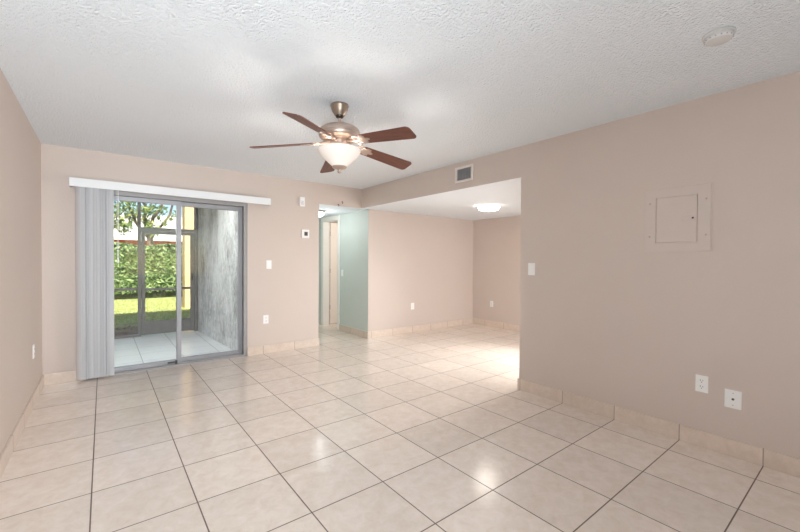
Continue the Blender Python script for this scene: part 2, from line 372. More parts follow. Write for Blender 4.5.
# ------------------------------------------------------------------ dimensions
XL, XR, YB, HC, HS = -0.488, 3.30, 5.228, 2.447, 2.134
YE = 2.243               # where the right wall ends and the dining opening begins
REAR = -1.8
XD = 6.03                # far wall of the dining area
WT = 0.12
XM = 3.44                # mint wall of the hall

# ------------------------------------------------------------------ room shell
b = BM(); box(b, XL-WT, REAR-WT, -0.12, XD+WT, 5.36, 0.0); box(b, 2.31, 5.36, -0.12, XD+WT, 8.2, 0.0)
struct('floor', b, M['floor'])
b = BM(); box(b, XL-WT, REAR-WT, HC, XR+WT, YB+WT, HC+0.1); struct('ceiling', b, M['ceiling'])
b = BM(); box(b, XR+0.0005, YE, HS, XR+WT, YB, HS+0.001); box(b, XR+WT, 0.3, HS, XD+WT, YB+WT, HS+0.1); struct('ceiling_dining', b, M['ceiling'])
b = BM(); box(b, 2.55, YB+0.0005, HS, XM, YB+WT, HS+0.001); box(b, 2.31, YB+WT, HS, XM, 7.22, HS+0.1); struct('ceiling_hall', b, M['ceiling'])
b = BM(); box(b, XM+WT, YB+WT, HC, XD+WT, 8.2, HC+0.1); struct('ceiling_bedroom', b, M['ceiling'])

b = BM(); box(b, XL-WT, REAR-WT, 0, XL, YB+WT, HC); struct('wall_left', b, M['wall'])
b = BM(); box(b, XR, REAR, 0, XR+WT, YE, HC); box(b, XR, YE, HS+0.001, XR+WT, YB, HC); struct('wall_right', b, M['wall'])
DX0, DX1, DZ = -0.15, 1.515, 2.045   # sliding door opening
b = BM()
box(b, XL, YB, 0, DX0, YB+WT, HC); box(b, DX0, YB, DZ, DX1, YB+WT, HC); box(b, DX1, YB, 0, 2.55, YB+WT, HC)
box(b, 2.55, YB, HS+0.001, XR+WT, YB+WT, HC)
box(b, XM+WT, YB, 0, XD+WT, YB+WT, HC); box(b, XM, YB, 0, XM+WT, YB+0.002, HS)
struct('wall_back', b, M['wall'])
b = BM(); box(b, XD, 0.3, 0, XD+WT, YB, HS); struct('wall_dining_far', b, M['wall'])
b = BM(); box(b, XR+WT, 0.3-WT, 0, XD+WT, 0.3, HS); struct('wall_dining_near', b, M['wall'])
# unseen rear wall; its window is added to let daylight in
b = BM()
WX0, WX1, WZ0, WZ1 = 0.4, 2.5, 0.8, 2.2
box(b, XL, REAR-WT, 0, WX0, REAR, HC); box(b, WX1, REAR-WT, 0, XR+WT, REAR, HC); box(b, WX0, REAR-WT, 0, WX1, REAR, WZ0); box(b, WX0, REAR-WT, WZ1, WX1, REAR, HC)
struct('wall_rear', b, M['wall'])
wn = struct_empty('added_window_1', (WX0, REAR, WZ0))
b = BM(); W_, H_ = WX1-WX0, WZ1-WZ0
for a in ((0, 0, 0.05, H_), (W_-0.05, 0, W_, H_), (0.05, 0, W_-0.05, 0.05), (0.05, H_-0.05, W_-0.05, H_), (W_/2-0.025, 0.05, W_/2+0.025, H_-0.05)):
    box(b, a[0], -0.09, a[1], a[2], -0.04, a[3])
obj('window_frame', b, M['white_trim'], wn)
b = BM(); box(b, 0.05, -0.067, 0.05, W_/2-0.025, -0.063, H_-0.05); box(b, W_/2+0.025, -0.067, 0.05, W_-0.05, -0.063, H_-0.05); obj('pane', b, M['glass'], wn)
# hall
OY0, OY1, OZ = 6.25, 6.85, 2.06      # doorway in the mint wall
b = BM(); box(b, 2.31, YB+WT, 0, 2.43, 7.22, HS+0.1); struct('wall_hall_left', b, M['mint'])
b = BM(); box(b, XM, YB+0.002, 0, XM+WT, OY0, HS+0.1); box(b, XM, OY0, OZ, XM+WT, OY1, HS+0.1); box(b, XM, OY1, 0, XM+WT, 7.22, HS+0.1); struct('wall_hall_right', b, M['mint'])
b = BM(); box(b, 2.43, 7.10, 0, XM, 7.22, HS+0.1); struct('wall_hall_end', b, M['mint'])
b = BM(); box(b, XM+WT, 8.08, 0, XD+WT, 8.2, HC); struct('wall_bedroom_end', b, M['wall'])
b = BM(); box(b, XD, YB+WT, 0, XD+WT, 8.08, HC); struct('wall_bedroom_far', b, M['wall'])
b = BM(); box(b, XM+0.0005, 7.22, 0, XM+WT, 8.2, HC); box(b, XM+0.0005, YB+WT, HS+0.1, XM+WT, 7.22, HC); struct('wall_bedroom_near', b, M['wall'])
b = BM(); box(b, -7, REAR-3.2, 2.56, 8, 8.0, 2.68); struct('shading_roof', b, M['concrete'])  # unseen; rear overhang lengthened to keep sun off the rear window

# tile skirting
SK, SH = 0.012, 0.112
b = BM(); cbox(b, XR-SK, REAR, 0, XR, YE+SK, SH, 0.003); cbox(b, XR, YE, 0, XR+WT+SK, YE+SK, SH, 0.003); struct('baseboard_right', b, M['skirt_y'])
b = BM(); cbox(b, XL, REAR, 0, XL+SK, YB, SH, 0.003); struct('baseboard_left', b, M['skirt_y'])
b = BM(); cbox(b, XL+SK, YB-SK, 0, DX0, YB, SH, 0.003); cbox(b, DX1, YB-SK, 0, 2.55+SK, YB, SH, 0.003); cbox(b, 2.55, YB, 0, 2.55+SK, YB+WT, SH, 0.003)
cbox(b, XM-SK, YB-SK, 0, XD-SK, YB, SH, 0.003); struct('baseboard_back', b, M['skirt_x'])
b = BM(); cbox(b, XD-SK, 0.3, 0, XD, YB, SH, 0.003); struct('baseboard_dining_far', b, M['skirt_y'])
b = BM(); cbox(b, XM-SK, YB, 0, XM, OY0-0.07, SH, 0.003); struct('baseboard_hall', b, M['skirt_y'])

# ------------------------------------------------------------------ hall doorway and door
b = BM()
for x0, x1 in ((XM-0.014, XM), (XM+WT, XM+WT+0.014)):
    cbox(b, x0, OY0-0.07, 0, x1, OY0+0.004, OZ+0.07, 0.003); cbox(b, x0, OY1-0.004, 0, x1, OY1+0.07, OZ+0.07, 0.003); cbox(b, x0, OY0, OZ-0.004, x1, OY1, OZ+0.07, 0.003)
box(b, XM-0.001, OY0, 0, XM+WT+0.001, OY0+0.014, OZ); box(b, XM-0.001, OY1-0.014, 0, XM+WT+0.001, OY1, OZ); box(b, XM-0.001, OY0+0.014, OZ-0.014, XM+WT+0.001, OY1-0.014, OZ)
struct('trim_1', b, M['white_trim'])
dr = struct_empty('door_2', (XM+WT+0.018, OY1-0.016, 0))
b = BM(); cbox(b, 0.012, -0.0, 0.012, 0.58, 0.035, OZ-0.018, 0.002); obj('door_leaf', b, M['door_paint'], dr)
for z in (0.35, 1.08, 1.82):
    b = BM(); tube(b, [(0.002, -0.004, z-0.045), (0.002, -0.004, z+0.045)], 0.007, 10); box(b, 0.0, -0.004, z-0.045, 0.013, 0.002, z+0.045); obj('hinge', b, M['hinge'], dr, True)
b = BM(); lathe(b, [(0, 0), (0.03, 0), (0.03, 0.008), (0.012, 0.012), (0.012, 0.035), (0.027, 0.045), (0.029, 0.058), (0.02, 0.068), (0, 0.07)], 20, Matrix.Translation((0.52, 0, 1.0)) @ Matrix.Rotation(R(90), 4, 'X'))
obj('door_knob', b, M['nickel'], dr, True)

# ------------------------------------------------------------------ sliding glass door
d1 = struct_empty('door_1', (0, YB, 0))
b = BM(); y0, y1 = 0.005, 0.115
box(b, DX0, y0, 0, DX0+0.045, y1, DZ); box(b, DX1-0.045, y0, 0, DX1, y1, DZ); box(b, DX0+0.045, y0, DZ-0.05, DX1-0.045, y1, DZ)
obj('door_frame', b, M['alu_dark'], d1)
b = BM(); box(b, DX0+0.045, y0, 0, DX1-0.045, y1, 0.022); box(b, DX0+0.045, 0.03, 0.022, DX1-0.045, 0.036, 0.034); box(b, DX0+0.045, 0.08, 0.022, DX1-0.045, 0.086, 0.034); obj('track', b, M['alu_dark'], d1)
def panel(name, xa, xb, ya, yb_, st=0.05):
    b = BM(); za, zb = 0.034, DZ-0.055
    cbox(b, xa, ya, za, xa+st, yb_, zb, 0.003); cbox(b, xb-st, ya, za, xb, yb_, zb, 0.003); cbox(b, xa+st, ya, za, xb-st, yb_, za+0.045, 0.003); cbox(b, xa+st, ya, zb-0.05, xb-st, yb_, zb, 0.003)
    p = obj(name, b, M['alu'], d1)
    b = BM(); ym = (ya+yb_)/2; box(b, xa+st-0.004, ym-0.003, za+0.04, xb-st+0.004, ym+0.003, zb-0.045); obj('glass_pane', b, M['glass'], p)
    return p
panel('sliding_panel', DX0+0.05, 0.745, 0.012, 0.055, 0.046)
fp = panel('fixed_panel', 0.70, DX1-0.047, 0.066, 0.109, 0.05)
b = BM(); cbox(b, 0.60, -0.004+0.0, 0.045, 0.70, 0.012, 0.062, 0.003); cbox(b, 0.675, -0.008, 0.03, 0.70, 0.012, 0.075, 0.003); obj('foot_lock', b, M['dark_plastic'], d1)['label'] = 'small dark foot lock on the lower rail'

# ------------------------------------------------------------------ vertical blind
vb = thing('vertical_blind', 'vertical blind with white valance, vanes stacked left of sliding glass door', 'blind', (0, YB, 0))
b = BM(); zt, zb = 2.122, 2.033
cbox(b, -0.27, -0.105, zb, 1.79, -0.097, zt, 0.002); box(b, -0.27, -0.097, zb, -0.262, -0.001, zt); box(b, 1.782, -0.097, zb, 1.79, -0.001, zt); box(b, -0.262, -0.097, zt-0.006, 1.782, -0.001, zt)
obj('valance', b, M['valance'], vb)
b = BM(); cbox(b, -0.25, -0.068, 2.05, 1.77, -0.025, 2.085, 0.002); obj('headrail', b, M['alu'], vb)
rng = random.Random(3)
nv = 15
for i in range(nv):
    f = i/(nv-1)
    x = -0.205 + 0.265*f
    a = R(50 + (16 if i % 3 == 0 else -10) + rng.uniform(-15, 15))      # almost edge on to the wall
    b = BM(); pts = []; ns = 6
    for k in range(ns+1):
        s = (k/ns-0.5); pts.append((s*0.089, 0.007*(1-(2*s)**2)))
    bot = 0.022
    rows = []
    for (u, v) in pts:
        X = x + u*math.cos(a) - v*math.sin(a); Y = -0.05 - u*math.sin(a) - v*math.cos(a)
        X2 = x + u*math.cos(a) - (v+0.0012)*math.sin(a); Y2 = -0.05 - u*math.sin(a) - (v+0.0012)*math.cos(a)
        rows.append([b.verts.new((X, Y, bot)), b.verts.new((X, Y, 2.05)), b.verts.new((X2, Y2, 2.05)), b.verts.new((X2, Y2, bot))])
    for r0, r1 in zip(rows, rows[1:]):
        for q in range(4): b.faces.new((r0[q], r0[(q+1)%4], r1[(q+1)%4], r1[q]))
    b.faces.new(rows[0]); b.faces.new(rows[-1][::-1])
    obj('vane', b, M['vane'], vb, True)
b = BM(); tube(b, [(0.122, -0.05, 2.05), (0.122, -0.05, 1.3)], 0.0022, 6); tube(b, [(0.134, -0.05, 2.05), (0.134, -0.05, 1.3)], 0.0022, 6); lathe(b, [(0, 1.24), (0.008, 1.245), (0.009, 1.29), (0.004, 1.305), (0, 1.306)], 10, Matrix.Translation((0.128, -0.05, 0)))
obj('pull_cord', b, M['white_plastic'], vb, True)

# ------------------------------------------------------------------ ceiling fan
fan = thing('ceiling_fan', 'brushed nickel ceiling fan with five mahogany blades and a lit bowl lamp', 'ceiling fan', (1.39, 2.51, 0))
b = BM(); lathe(b, [(0, HC-0.0005), (0.066, HC-0.0005), (0.068, HC-0.012), (0.064, HC-0.018), (0.063, HC-0.03), (0.055, HC-0.052), (0.042, HC-0.07), (0.036, HC-0.08), (0, HC-0.08)]); obj('canopy', b, M['nickel_canopy'], fan, True)
b = BM(); lathe(b, [(0, HC-0.08), (0.03, HC-0.08), (0.027, HC-0.093), (0.013, HC-0.1), (0, HC-0.1)], 28); obj('hanger_ball', b, M['nickel_dark'], fan, True)
b = BM(); lathe(b, [(0, HC-0.095), (0.0125, HC-0.095), (0.0125, 2.305), (0.022, 2.303), (0.024, 2.29), (0, 2.29)], 24); obj('downrod', b, M['nickel'], fan, True)
b = BM(); lathe(b, [(0, 2.298), (0.045, 2.297), (0.085, 2.291), (0.122, 2.278), (0.143, 2.262), (0.15, 2.248), (0.152, 2.232), (0.148, 2.228), (0.148, 2.222), (0.152, 2.218), (0.151, 2.208), (0.140, 2.196), (0.118, 2.187), (0.09, 2.183), (0, 2.183)], 56)
obj('motor_housing', b, M['nickel'], fan, True)
b = BM(); lathe(b, [(0, 2.185), (0.066, 2.185), (0.07, 2.17), (0.07, 2.15), (0.058, 2.142), (0.05, 2.13), (0.052, 2.112), (0.075, 2.106), (0.078, 2.10), (0, 2.10)], 36)
for k in range(10):
    a = 2*PI*k/10; box(b, -0.006, 0.066, 2.152, 0.006, 0.0735, 2.168, Matrix.Rotation(a, 4, 'Z'))
obj('switch_housing', b, M['nickel'], fan, True)
# bowl: open alabaster shade
b = BM()
outer = [(0.152, 2.118), (0.1575, 2.113), (0.156, 2.103), (0.147, 2.086), (0.132, 2.066), (0.112, 2.045), (0.088, 2.022), (0.068, 2.004), (0.056, 1.992), (0.050, 1.986)]
inner = [(r-0.004, z+0.002) for r, z in outer][::-1]
lathe(b, outer+inner+[outer[0]], 56); obj('glass_bowl', b, M['bowl'], fan, True)
b = BM(); lathe(b, [(0, 1.993), (0.054, 1.992), (0.055, 1.984), (0.046, 1.976), (0.026, 1.971), (0.014, 1.966), (0.012, 1.958), (0.016, 1.952), (0.012, 1.944), (0.004, 1.940), (0, 1.939)], 32); obj('finial', b, M['nickel'], fan, True)
# blades
def blade_outline():
    o = [(0.195, -0.044), (0.205, -0.049), (0.23, -0.051), (0.625, -0.0655)]
    rc = 0.03
    for k in range(1, 7):
        t = k/7*PI/2; o.append((0.625+rc*math.sin(t), -0.0655+rc*(1-math.cos(t))))
    o += [(0.655, -0.0355), (0.655, 0.0355)]
    for k in range(6, 0, -1):
        t = k/7*PI/2; o.append((0.625+rc*math.sin(t), 0.0655-rc*(1-math.cos(t))))
    return o + [(0.625, 0.0655), (0.23, 0.051), (0.205, 0.049), (0.195, 0.044)]
ZB = 2.134
tilt = Matrix.Translation((0, 0, ZB)) @ Matrix.Rotation(0.035, 4, 'Y') @ Matrix.Rotation(-0.025, 4, 'X')
for k in range(5):
    ang = R(-1+72*k)
    base = tilt @ Matrix.Rotation(ang, 4, 'Z') @ Matrix.Translation((0, 0, 0.039)) @ Matrix.Rotation(0.091, 4, 'Y') @ Matrix.Rotation(R(-15), 4, 'X')
    b = BM(); prism(b, blade_outline(), -0.003, 0.003)
    bl = obj('fan_blade', b, M['wood'], fan)
    bl.matrix_local = base
    # ornate bracket under the blade
    b = BM()
    prism(b, [(0.19, -0.012), (0.21, -0.034), (0.235, -0.044), (0.262, -0.036), (0.258, -0.016), (0.285, -0.010), (0.292, 0), (0.285, 0.010), (0.258, 0.016), (0.262, 0.036), (0.235, 0.044), (0.21, 0.034), (0.19, 0.012)], -0.0075, -0.003)
    for sy in (-1, 1):
        ring = [(0.172+0.021*math.cos(2*PI*q/14), sy*0.024+0.021*math.sin(2*PI*q/14), -0.004) for q in range(15)]
        tube(b, ring, 0.005, 8, False)
        tube(b, [(0.205, sy*0.03, -0.005), (0.19, sy*0.045, -0.005), (0.168, sy*0.05, -0.003), (0.152, sy*0.04, 0.0)], [0.005, 0.006, 0.006, 0.007], 8)
    for (sx, sy) in ((0.235, -0.03), (0.235, 0.03), (0.272, 0)):
        lathe(b, [(0, -0.0105), (0.004, -0.0095), (0.005, -0.007), (0, -0.007)], 10, Matrix.Translation((sx, sy, 0)))
    tube(b, [(0.20, 0, -0.004), (0.16, 0, -0.004), (0.12, 0, 0.0), (0.072, 0, 0.006)], [0.008, 0.010, 0.012, 0.012], 10)
    ir = obj('blade_iron', b, M['nickel'], bl, True)
fl = light('fan_lamp_bulbs', 'POINT', (1.39, 2.51, 2.085), 62, (1.0, 0.90, 0.80), shadow_soft_size=0.045)

# ------------------------------------------------------------------ dining and hall ceiling lamps
t = thing('ceiling_light', 'round white flush ceiling light glowing over the dining area', 'ceiling light', (4.60, 3.69, HS))
b = BM(); lathe(b, [(0, -0.0005), (0.155, -0.0005), (0.155, -0.02), (0.148, -0.024), (0, -0.024)], 48); obj('mounting_pan', b, M['white_trim'], t, True)
b = BM(); lathe(b, [(0.163, -0.012), (0.168, -0.014), (0.168, -0.03), (0.163, -0.032), (0.158, -0.03), (0.158, -0.014), (0.163, -0.012)], 48); obj('trim_ring', b, M['ring_acrylic'], t, True)
b = BM(); lathe(b, [(0.152, -0.025), (0.15, -0.05), (0.142, -0.062), (0.11, -0.07), (0.06, -0.074), (0, -0.075)], 48); obj('diffuser', b, M['dome_dining'], t, True)
t = thing('ceiling_light', 'small domed ceiling light with dark metal rim in the hall', 'ceiling light', (2.86, 5.95, HS))
b = BM(); lathe(b, [(0, -0.0005), (0.125, -0.0005), (0.15, -0.012), (0.153, -0.025), (0.145, -0.034), (0.128, -0.034), (0, -0.03)], 40); obj('metal_rim', b, M['nickel'], t, True)
b = BM(); lathe(b, [(0.138, -0.034), (0.132, -0.055), (0.112, -0.08), (0.075, -0.102), (0.035, -0.112), (0, -0.114)], 40); obj('diffuser', b, M['dome_hall'], t, True)
light('hall_lamp_bulb', 'POINT', (2.86, 5.95, HS-0.2), 6.5, (0.95, 0.99, 1.0), shadow_soft_size=0.1)

# ------------------------------------------------------------------ wall fittings; built facing -Y, wall plane at y=0
def plate(t, wd, ht, mname='white_plastic', th=0.006):
    b = BM(); cbox(b, -wd/2, -th, -ht/2, wd/2, 0, ht/2, 0.0025); return obj('cover_plate', b, M[mname], t)
def screws(t, zs, mname='white_plastic'):
    for z in zs:
        b = BM(); lathe(b, [(0, 0.0085), (0.0025, 0.008), (0.0033, 0.0055), (0, 0.0055)], 12, Matrix.Translation((0, 0, z)) @ Matrix.Rotation(R(90), 4, 'X')); obj('screw', b, M[mname], t, True)
def switch(label, loc, rz, group='white light switches on the walls'):
    t = thing('light_switch', label, 'light switch', loc, rz, group); plate(t, 0.072, 0.118)
    b = BM(); cbox(b, -0.0165, -0.009, -0.033, 0.0165, -0.005, 0.033, 0.0015); r = obj('rocker', b, M['white_plastic'], t)
    screws(t, (-0.048, 0.048)); return t
def outlet(label, loc, rz, group='white power outlets low on the walls'):
    t = thing('power_outlet', label, 'power outlet', loc, rz, group); plate(t, 0.072, 0.118)
    for z in (-0.0215, 0.0215):
        b = BM(); cbox(b, -0.017, -0.0085, z-0.0165, 0.017, -0.005, z+0.0165, 0.002); s = obj('socket', b, M['white_plastic'], t)
        b = BM()
        box(b, -0.0085, -0.0092, z-0.002, -0.0058, -0.0086, z+0.009); box(b, 0.0058, -0.0092, z-0.001, 0.0085, -0.0086, z+0.008); lathe(b, [(0, 0.0092), (0.003, 0.0092), (0.003, 0.0086), (0, 0.0086)], 12, Matrix.Translation((0, 0, z-0.009)) @ Matrix.Rotation(R(90), 4, 'X'))
        obj('slots', b, M['slot'], s)
    screws(t, (0,)); return t
RW = R(-90)   # facing -X on a wall at x = const (right-hand walls)
switch('white rocker light switch on right wall beside the dining opening', (XR, 2.115, 1.217), RW)
switch('white light switch on back wall between sliding door and thermostat', (1.80, YB, 1.225), 0)
switch('small white light switch on the pale mint hall wall', (XM, 6.09, 1.06), RW)
outlet('white duplex power outlet low on right wall, left of cable plate', (XR, 0.765, 0.442), RW)
outlet('white power outlet low on back wall beneath the light switch', (1.76, YB, 0.47), 0)
outlet('white power outlet low on the dining wall facing the camera', (4.40, YB, 0.47), 0)
outlet('white power outlet low on far right dining wall under ceiling light', (XD, 4.74, 0.45), RW)
outlet('white power outlet low on left wall near the corner', (XL, 4.60, 0.47), R(90))
t = thing('cable_plate', 'white wall plate with a dark coaxial jack low on right wall', 'wall plate', (XR, 0.597, 0.382), RW)
plate(t, 0.088, 0.122)
b = BM(); lathe(b, [(0, 0.014), (0.0035, 0.014), (0.0045, 0.0125), (0.0045, 0.009), (0.008, 0.0088), (0.008, 0.0055), (0, 0.0055)], 6, Matrix.Rotation(R(90), 4, 'X')); obj('coaxial_jack', b, M['dark_plastic'], t)
screws(t, (-0.04, 0.04), 'alu_dark')

t = thing('thermostat', 'square white thermostat with dark display on back wall', 'thermostat', (2.33, YB, 1.675))
b = BM(); cbox(b, -0.058, -0.022, -0.062, 0.058, 0, 0.062, 0.005); obj('housing', b, M['white_plastic'], t)
b = BM(); cbox(b, -0.02, -0.0235, -0.028, 0.032, -0.0215, 0.028, 0.0008); obj('display', b, M['dark_plastic'], t)
t = thing('door_chime', 'small white box on back wall above the thermostat', 'door chime', (2.275, YB, 2.135))
b = BM(); cbox(b, -0.036, -0.035, -0.068, 0.036, 0, 0.068, 0.005); obj('housing', b, M['white_plastic'], t)
b = BM()
for k in range(5): box(b, -0.02, -0.0356, -0.04+k*0.012, 0.02, -0.035, -0.036+k*0.012)
obj('grille', b, M['alu'], t)

t = thing('breaker_panel', 'wall-painted metal breaker panel cover on right wall', 'electrical panel', (XR, 0.928, 1.605), RW)
b = BM(); cbox(b, -0.205, -0.004, -0.235, 0.205, 0, 0.235, 0.0015)
for a in ((-0.198, -0.228, -0.131, 0.228), (0.125, -0.228, 0.198, 0.228), (-0.131, -0.228, 0.125, -0.168), (-0.131, 0.168, 0.125, 0.228)): box(b, a[0], -0.011, a[1], a[2], -0.003, a[3])
obj('cover', b, M['wall_patch'], t)
b = BM(); cbox(b, -0.1275, -0.0125, -0.1645, 0.1215, -0.0035, 0.1645, 0.0015); dd = obj('door', b, M['wall_patch'], t)
b = BM(); cbox(b, 0.035, -0.0155, -0.019, 0.112, -0.0125, 0.019, 0.002); cbox(b, 0.05, -0.0165, -0.011, 0.08, -0.015, 0.011, 0.001); obj('latch', b, M['wall_patch'], dd)
b = BM(); lathe(b, [(0, 0.0175), (0.006, 0.0172), (0.007, 0.0155), (0, 0.0155)], 12, Matrix.Translation((0.098, 0, 0.003)) @ Matrix.Rotation(R(90), 4, 'X')); obj('lock', b, M['nickel_dark'], dd, True)
for (sx, sz) in ((-0.172, 0.13), (-0.172, -0.12), (0.172, 0.13), (0.172, -0.12)):
    b = BM(); lathe(b, [(0, 0.014), (0.005, 0.0135), (0.0065, 0.011), (0, 0.011)], 12, Matrix.Translation((sx, 0, sz)) @ Matrix.Rotation(R(90), 4, 'X')); obj('screw', b, M['nickel'], t, True)

t = thing('air_vent', 'rectangular air vent grille high on the beam over the dining opening', 'air vent', (XR, 3.005, 2.302), RW)
b = BM()
for a in ((-0.14, -0.092, -0.108, 0.092), (0.108, -0.092, 0.14, 0.092), (-0.108, -0.092, 0.108, -0.065), (-0.108, 0.065, 0.108, 0.092)): cbox(b, a[0], -0.01, a[1], a[2], 0, a[3], 0.002)
obj('frame', b, M['vent_paint'], t)
b = BM(); box(b, -0.108, -0.0015, -0.065, 0.108, -0.0002, 0.065); obj('duct_backing', b, M['alu_dark'], t)
for k in range(9):
    x = -0.096+k*0.024
    b = BM(); box(b, -0.009, -0.0006, -0.065, 0.009, 0.0006, 0.065, Matrix.Translation((x, -0.0065, 0)) @ Matrix.Rotation(R(-28), 4, 'Z')); obj('louver', b, M['alu'], t)

t = thing('smoke_detector', 'round white smoke detector on the ceiling', 'smoke detector', (2.45, 0.525, HC))
b = BM(); lathe(b, [(0, -0.0005), (0.066, -0.0005), (0.068, -0.008), (0.06, -0.012), (0, -0.012)], 40); obj('base', b, M['aged_plastic'], t, True)
b = BM(); lathe(b, [(0, -0.012), (0.06, -0.012), (0.06, -0.026), (0.052, -0.036), (0.03, -0.041), (0, -0.042)], 40); obj('cover', b, M['aged_plastic'], t, True)
b = BM()
for k in range(16): box(b, 0.054, -0.003, -0.031, 0.0595, 0.003, -0.018, Matrix.Rotation(2*PI*k/16, 4, 'Z'))
obj('vent_slots', b, M['alu'], t)

def cup_hook(label, loc):
    b = BM(); tube(b, [(0, 0, 0), (0, -0.018, 0), (0, -0.026, -0.006), (0, -0.028, -0.018), (0, -0.022, -0.028), (0, -0.012, -0.026), (0, -0.010, -0.018)], 0.0042, 8)
    lathe(b, [(0, 0.004), (0.009, 0.003), (0.009, 0), (0, 0)], 14, Matrix.Rotation(R(90), 4, 'X'))
    o = obj('cup_hook', b, M['brass'], None, True, loc); return tag(o, label, 'hook', 'brass cup hooks on the hall header')
cup_hook('small brass cup hook at lower edge of header over hall opening, the left one', (2.875, YB, 2.158))
cup_hook('small brass cup hook slightly higher on header over hall opening, the right one', (2.943, YB, 2.205))

# ------------------------------------------------------------------ patio
b = BM(); box(b, -3.0, 5.36, -0.14, 1.6, 7.78, -0.006); struct('floor_patio', b, M['patio_tile'])
b = BM(); prism(b, [(1.475, YB+WT), (1.345, 7.78), (1.62, 7.78), (1.62, YB+WT)], -0.14, 2.56); struct('wall_patio_right', b, M['stucco'])
b = BM(); box(b, -3.0, YB+WT, 2.46, 1.62, 7.9, 2.56); struct('ceiling_patio', b, M['white_stucco'])
b = BM(); box(b, -3.0, YB+WT, 0, DX0-0.0, YB+WT+0.02, 2.46); struct('wall_patio_back', b, M['stucco'])
YP = 7.66
se = thing('screen_enclosure', 'weathered grey aluminium insect screen frame along the patio edge', 'screen enclosure', (0, YP, -0.006))
PB, PT = 0.0, 2.466
for (x0, x1) in ((-2.95, -2.89), (-1.25, -1.20), (0.452, 0.498), (1.292, 1.345)):
    b = BM(); cbox(b, x0, -0.025, PB, x1, 0.025, PT, 0.003); obj('post', b, M['screen_frame'], se)
b = BM(); cbox(b, -2.89, -0.022, PB, 0.452, 0.022, 0.045, 0.003); obj('sill_rail', b, M['screen_frame'], se)
b = BM(); cbox(b, -2.89, -0.02, PT-0.05, 1.292, 0.02, PT, 0.003); obj('top_rail', b, M['screen_frame'], se)
b = BM(); cbox(b, -2.89, -0.019, 0.775, 0.452, 0.019, 0.815, 0.003); obj('chair_rail', b, M['screen_frame'], se)
b = BM(); cbox(b, 0.498, -0.02, 1.775, 1.292, 0.02, 1.83, 0.003); obj('transom_rail', b, M['screen_frame'], se)
b = BM(); box(b, -2.89, -0.001, 0.04, 0.455, 0.001, PT-0.04); box(b, 0.495, -0.001, 1.82, 1.295, 0.001, PT-0.04); obj('screen_mesh', b, M['screen'], se)
sd = thing('screen_door', 'grey framed screen door with solid kick panel closing the patio', 'screen door', (0.50, YP, -0.006))
b = BM(); w_ = 0.79
cbox(b, 0.002, -0.014, 0.02, 0.055, 0.014, 1.772, 0.003); cbox(b, w_-0.062, -0.014, 0.02, w_, 0.014, 1.772, 0.003); cbox(b, 0.055, -0.014, 1.722, w_-0.062, 0.014, 1.772, 0.003); cbox(b, 0.055, -0.014, 0.765, w_-0.062, 0.014, 0.805, 0.003)
obj('frame', b, M['screen_frame'], sd)
b = BM(); cbox(b, 0.055, -0.01, 0.03, w_-0.062, 0.01, 0.245, 0.004); obj('kick_panel', b, M['screen_frame'], sd)
b = BM(); box(b, 0.052, -0.001, 0.24, w_-0.06, 0.001, 0.77); box(b, 0.052, -0.001, 0.80, w_-0.06, 0.001, 1.725); obj('screen_mesh', b, M['screen'], sd)
b = BM(); cbox(b, w_-0.045, -0.03, 0.93, w_-0.02, -0.012, 1.05, 0.003); obj('handle', b, M['dark_plastic'], sd)

# ------------------------------------------------------------------ garden
b = BM(); box(b, -18, 7.78, -0.3, 22, 40, -0.12); struct('ground', b, M['ground'])
def leaves(name, spots, size, m, parent=None, rng=random.Random(1), flat=0.0):
    V, F = [], []
    for p, nrm in spots:
        s = size*rng.uniform(0.6, 1.3)
        n = (Vector(nrm) + Vector((rng.gauss(0, .5), rng.gauss(0, .5), rng.gauss(0, .5)))*(1-flat)).normalized()
        a = n.orthogonal().normalized(); a.rotate(Matrix.Rotation(rng.uniform(0, 2*PI), 3, n)); c = n.cross(a)
        i = len(V); p = Vector(p)
        V += [p-a*s, p+c*s*0.42+n*s*0.12, p+a*s, p-c*s*0.42+n*s*0.12]
        F += [(i, i+1, i+2), (i, i+2, i+3)]
    return shell(name, V, F, m, parent)
# hedge
hd = thing('hedge', 'long clipped green hedge at the back of the lawn', 'hedge', (0, 0, 0))
rng = random.Random(11)
b = BM(); HX0, HX1 = -5, 8.5; HY0, HY1, HT = 16.15, 17.3, 1.66
n = 54
for side in range(1):
    rows = []
    for i in range(n+1):
        x = HX0+(HX1-HX0)*i/n; col = []
        for (y, z) in ((HY0+0.12, -0.12), (HY0+0.05, 0.25), (HY0, 0.9), (HY0+0.05, 1.45), (HY0+0.2, HT), (HY1-0.2, HT), (HY1, 1.4), (HY1, -0.12)):
            k = 0.0 if z < 0 else 0.07
            col.append(b.verts.new((x, y+rng.uniform(-k, k), z+rng.uniform(-k, k) if z > 0 else z)))
        rows.append(col)
    for r0, r1 in zip(rows, rows[1:]):
        for q in range(7): b.faces.new((r0[q], r0[q+1], r1[q+1], r1[q]))
    b.faces.new(rows[0]); b.faces.new(rows[-1])
obj('twig_core', b, M['hedge_core'], hd)
sp = []
for i in range(17000):
    x = rng.uniform(HX0, HX1) if rng.random() < 0.35 else rng.uniform(-1.5, 4.2)
    if rng.random() < 0.75:
        z = 0.12 + 1.57*rng.random()**0.8; bulge = 0.10*math.sin(x*3.1+z*2)+0.08*math.sin(x*7.3+1.7*z)
        sp.append(((x, HY0-0.07-abs(rng.gauss(0, 0.07))-0.6*bulge*0.5, z), (0, -1, 0.45)))
    else:
        sp.append(((x, rng.uniform(HY0-0.05, HY1), HT+0.04+rng.uniform(0, 0.1)+0.05*math.sin(x*4)), (0, -0.3, 1)))
leaves('foliage', sp, 0.075, M['hedge_leaf'], hd, rng)
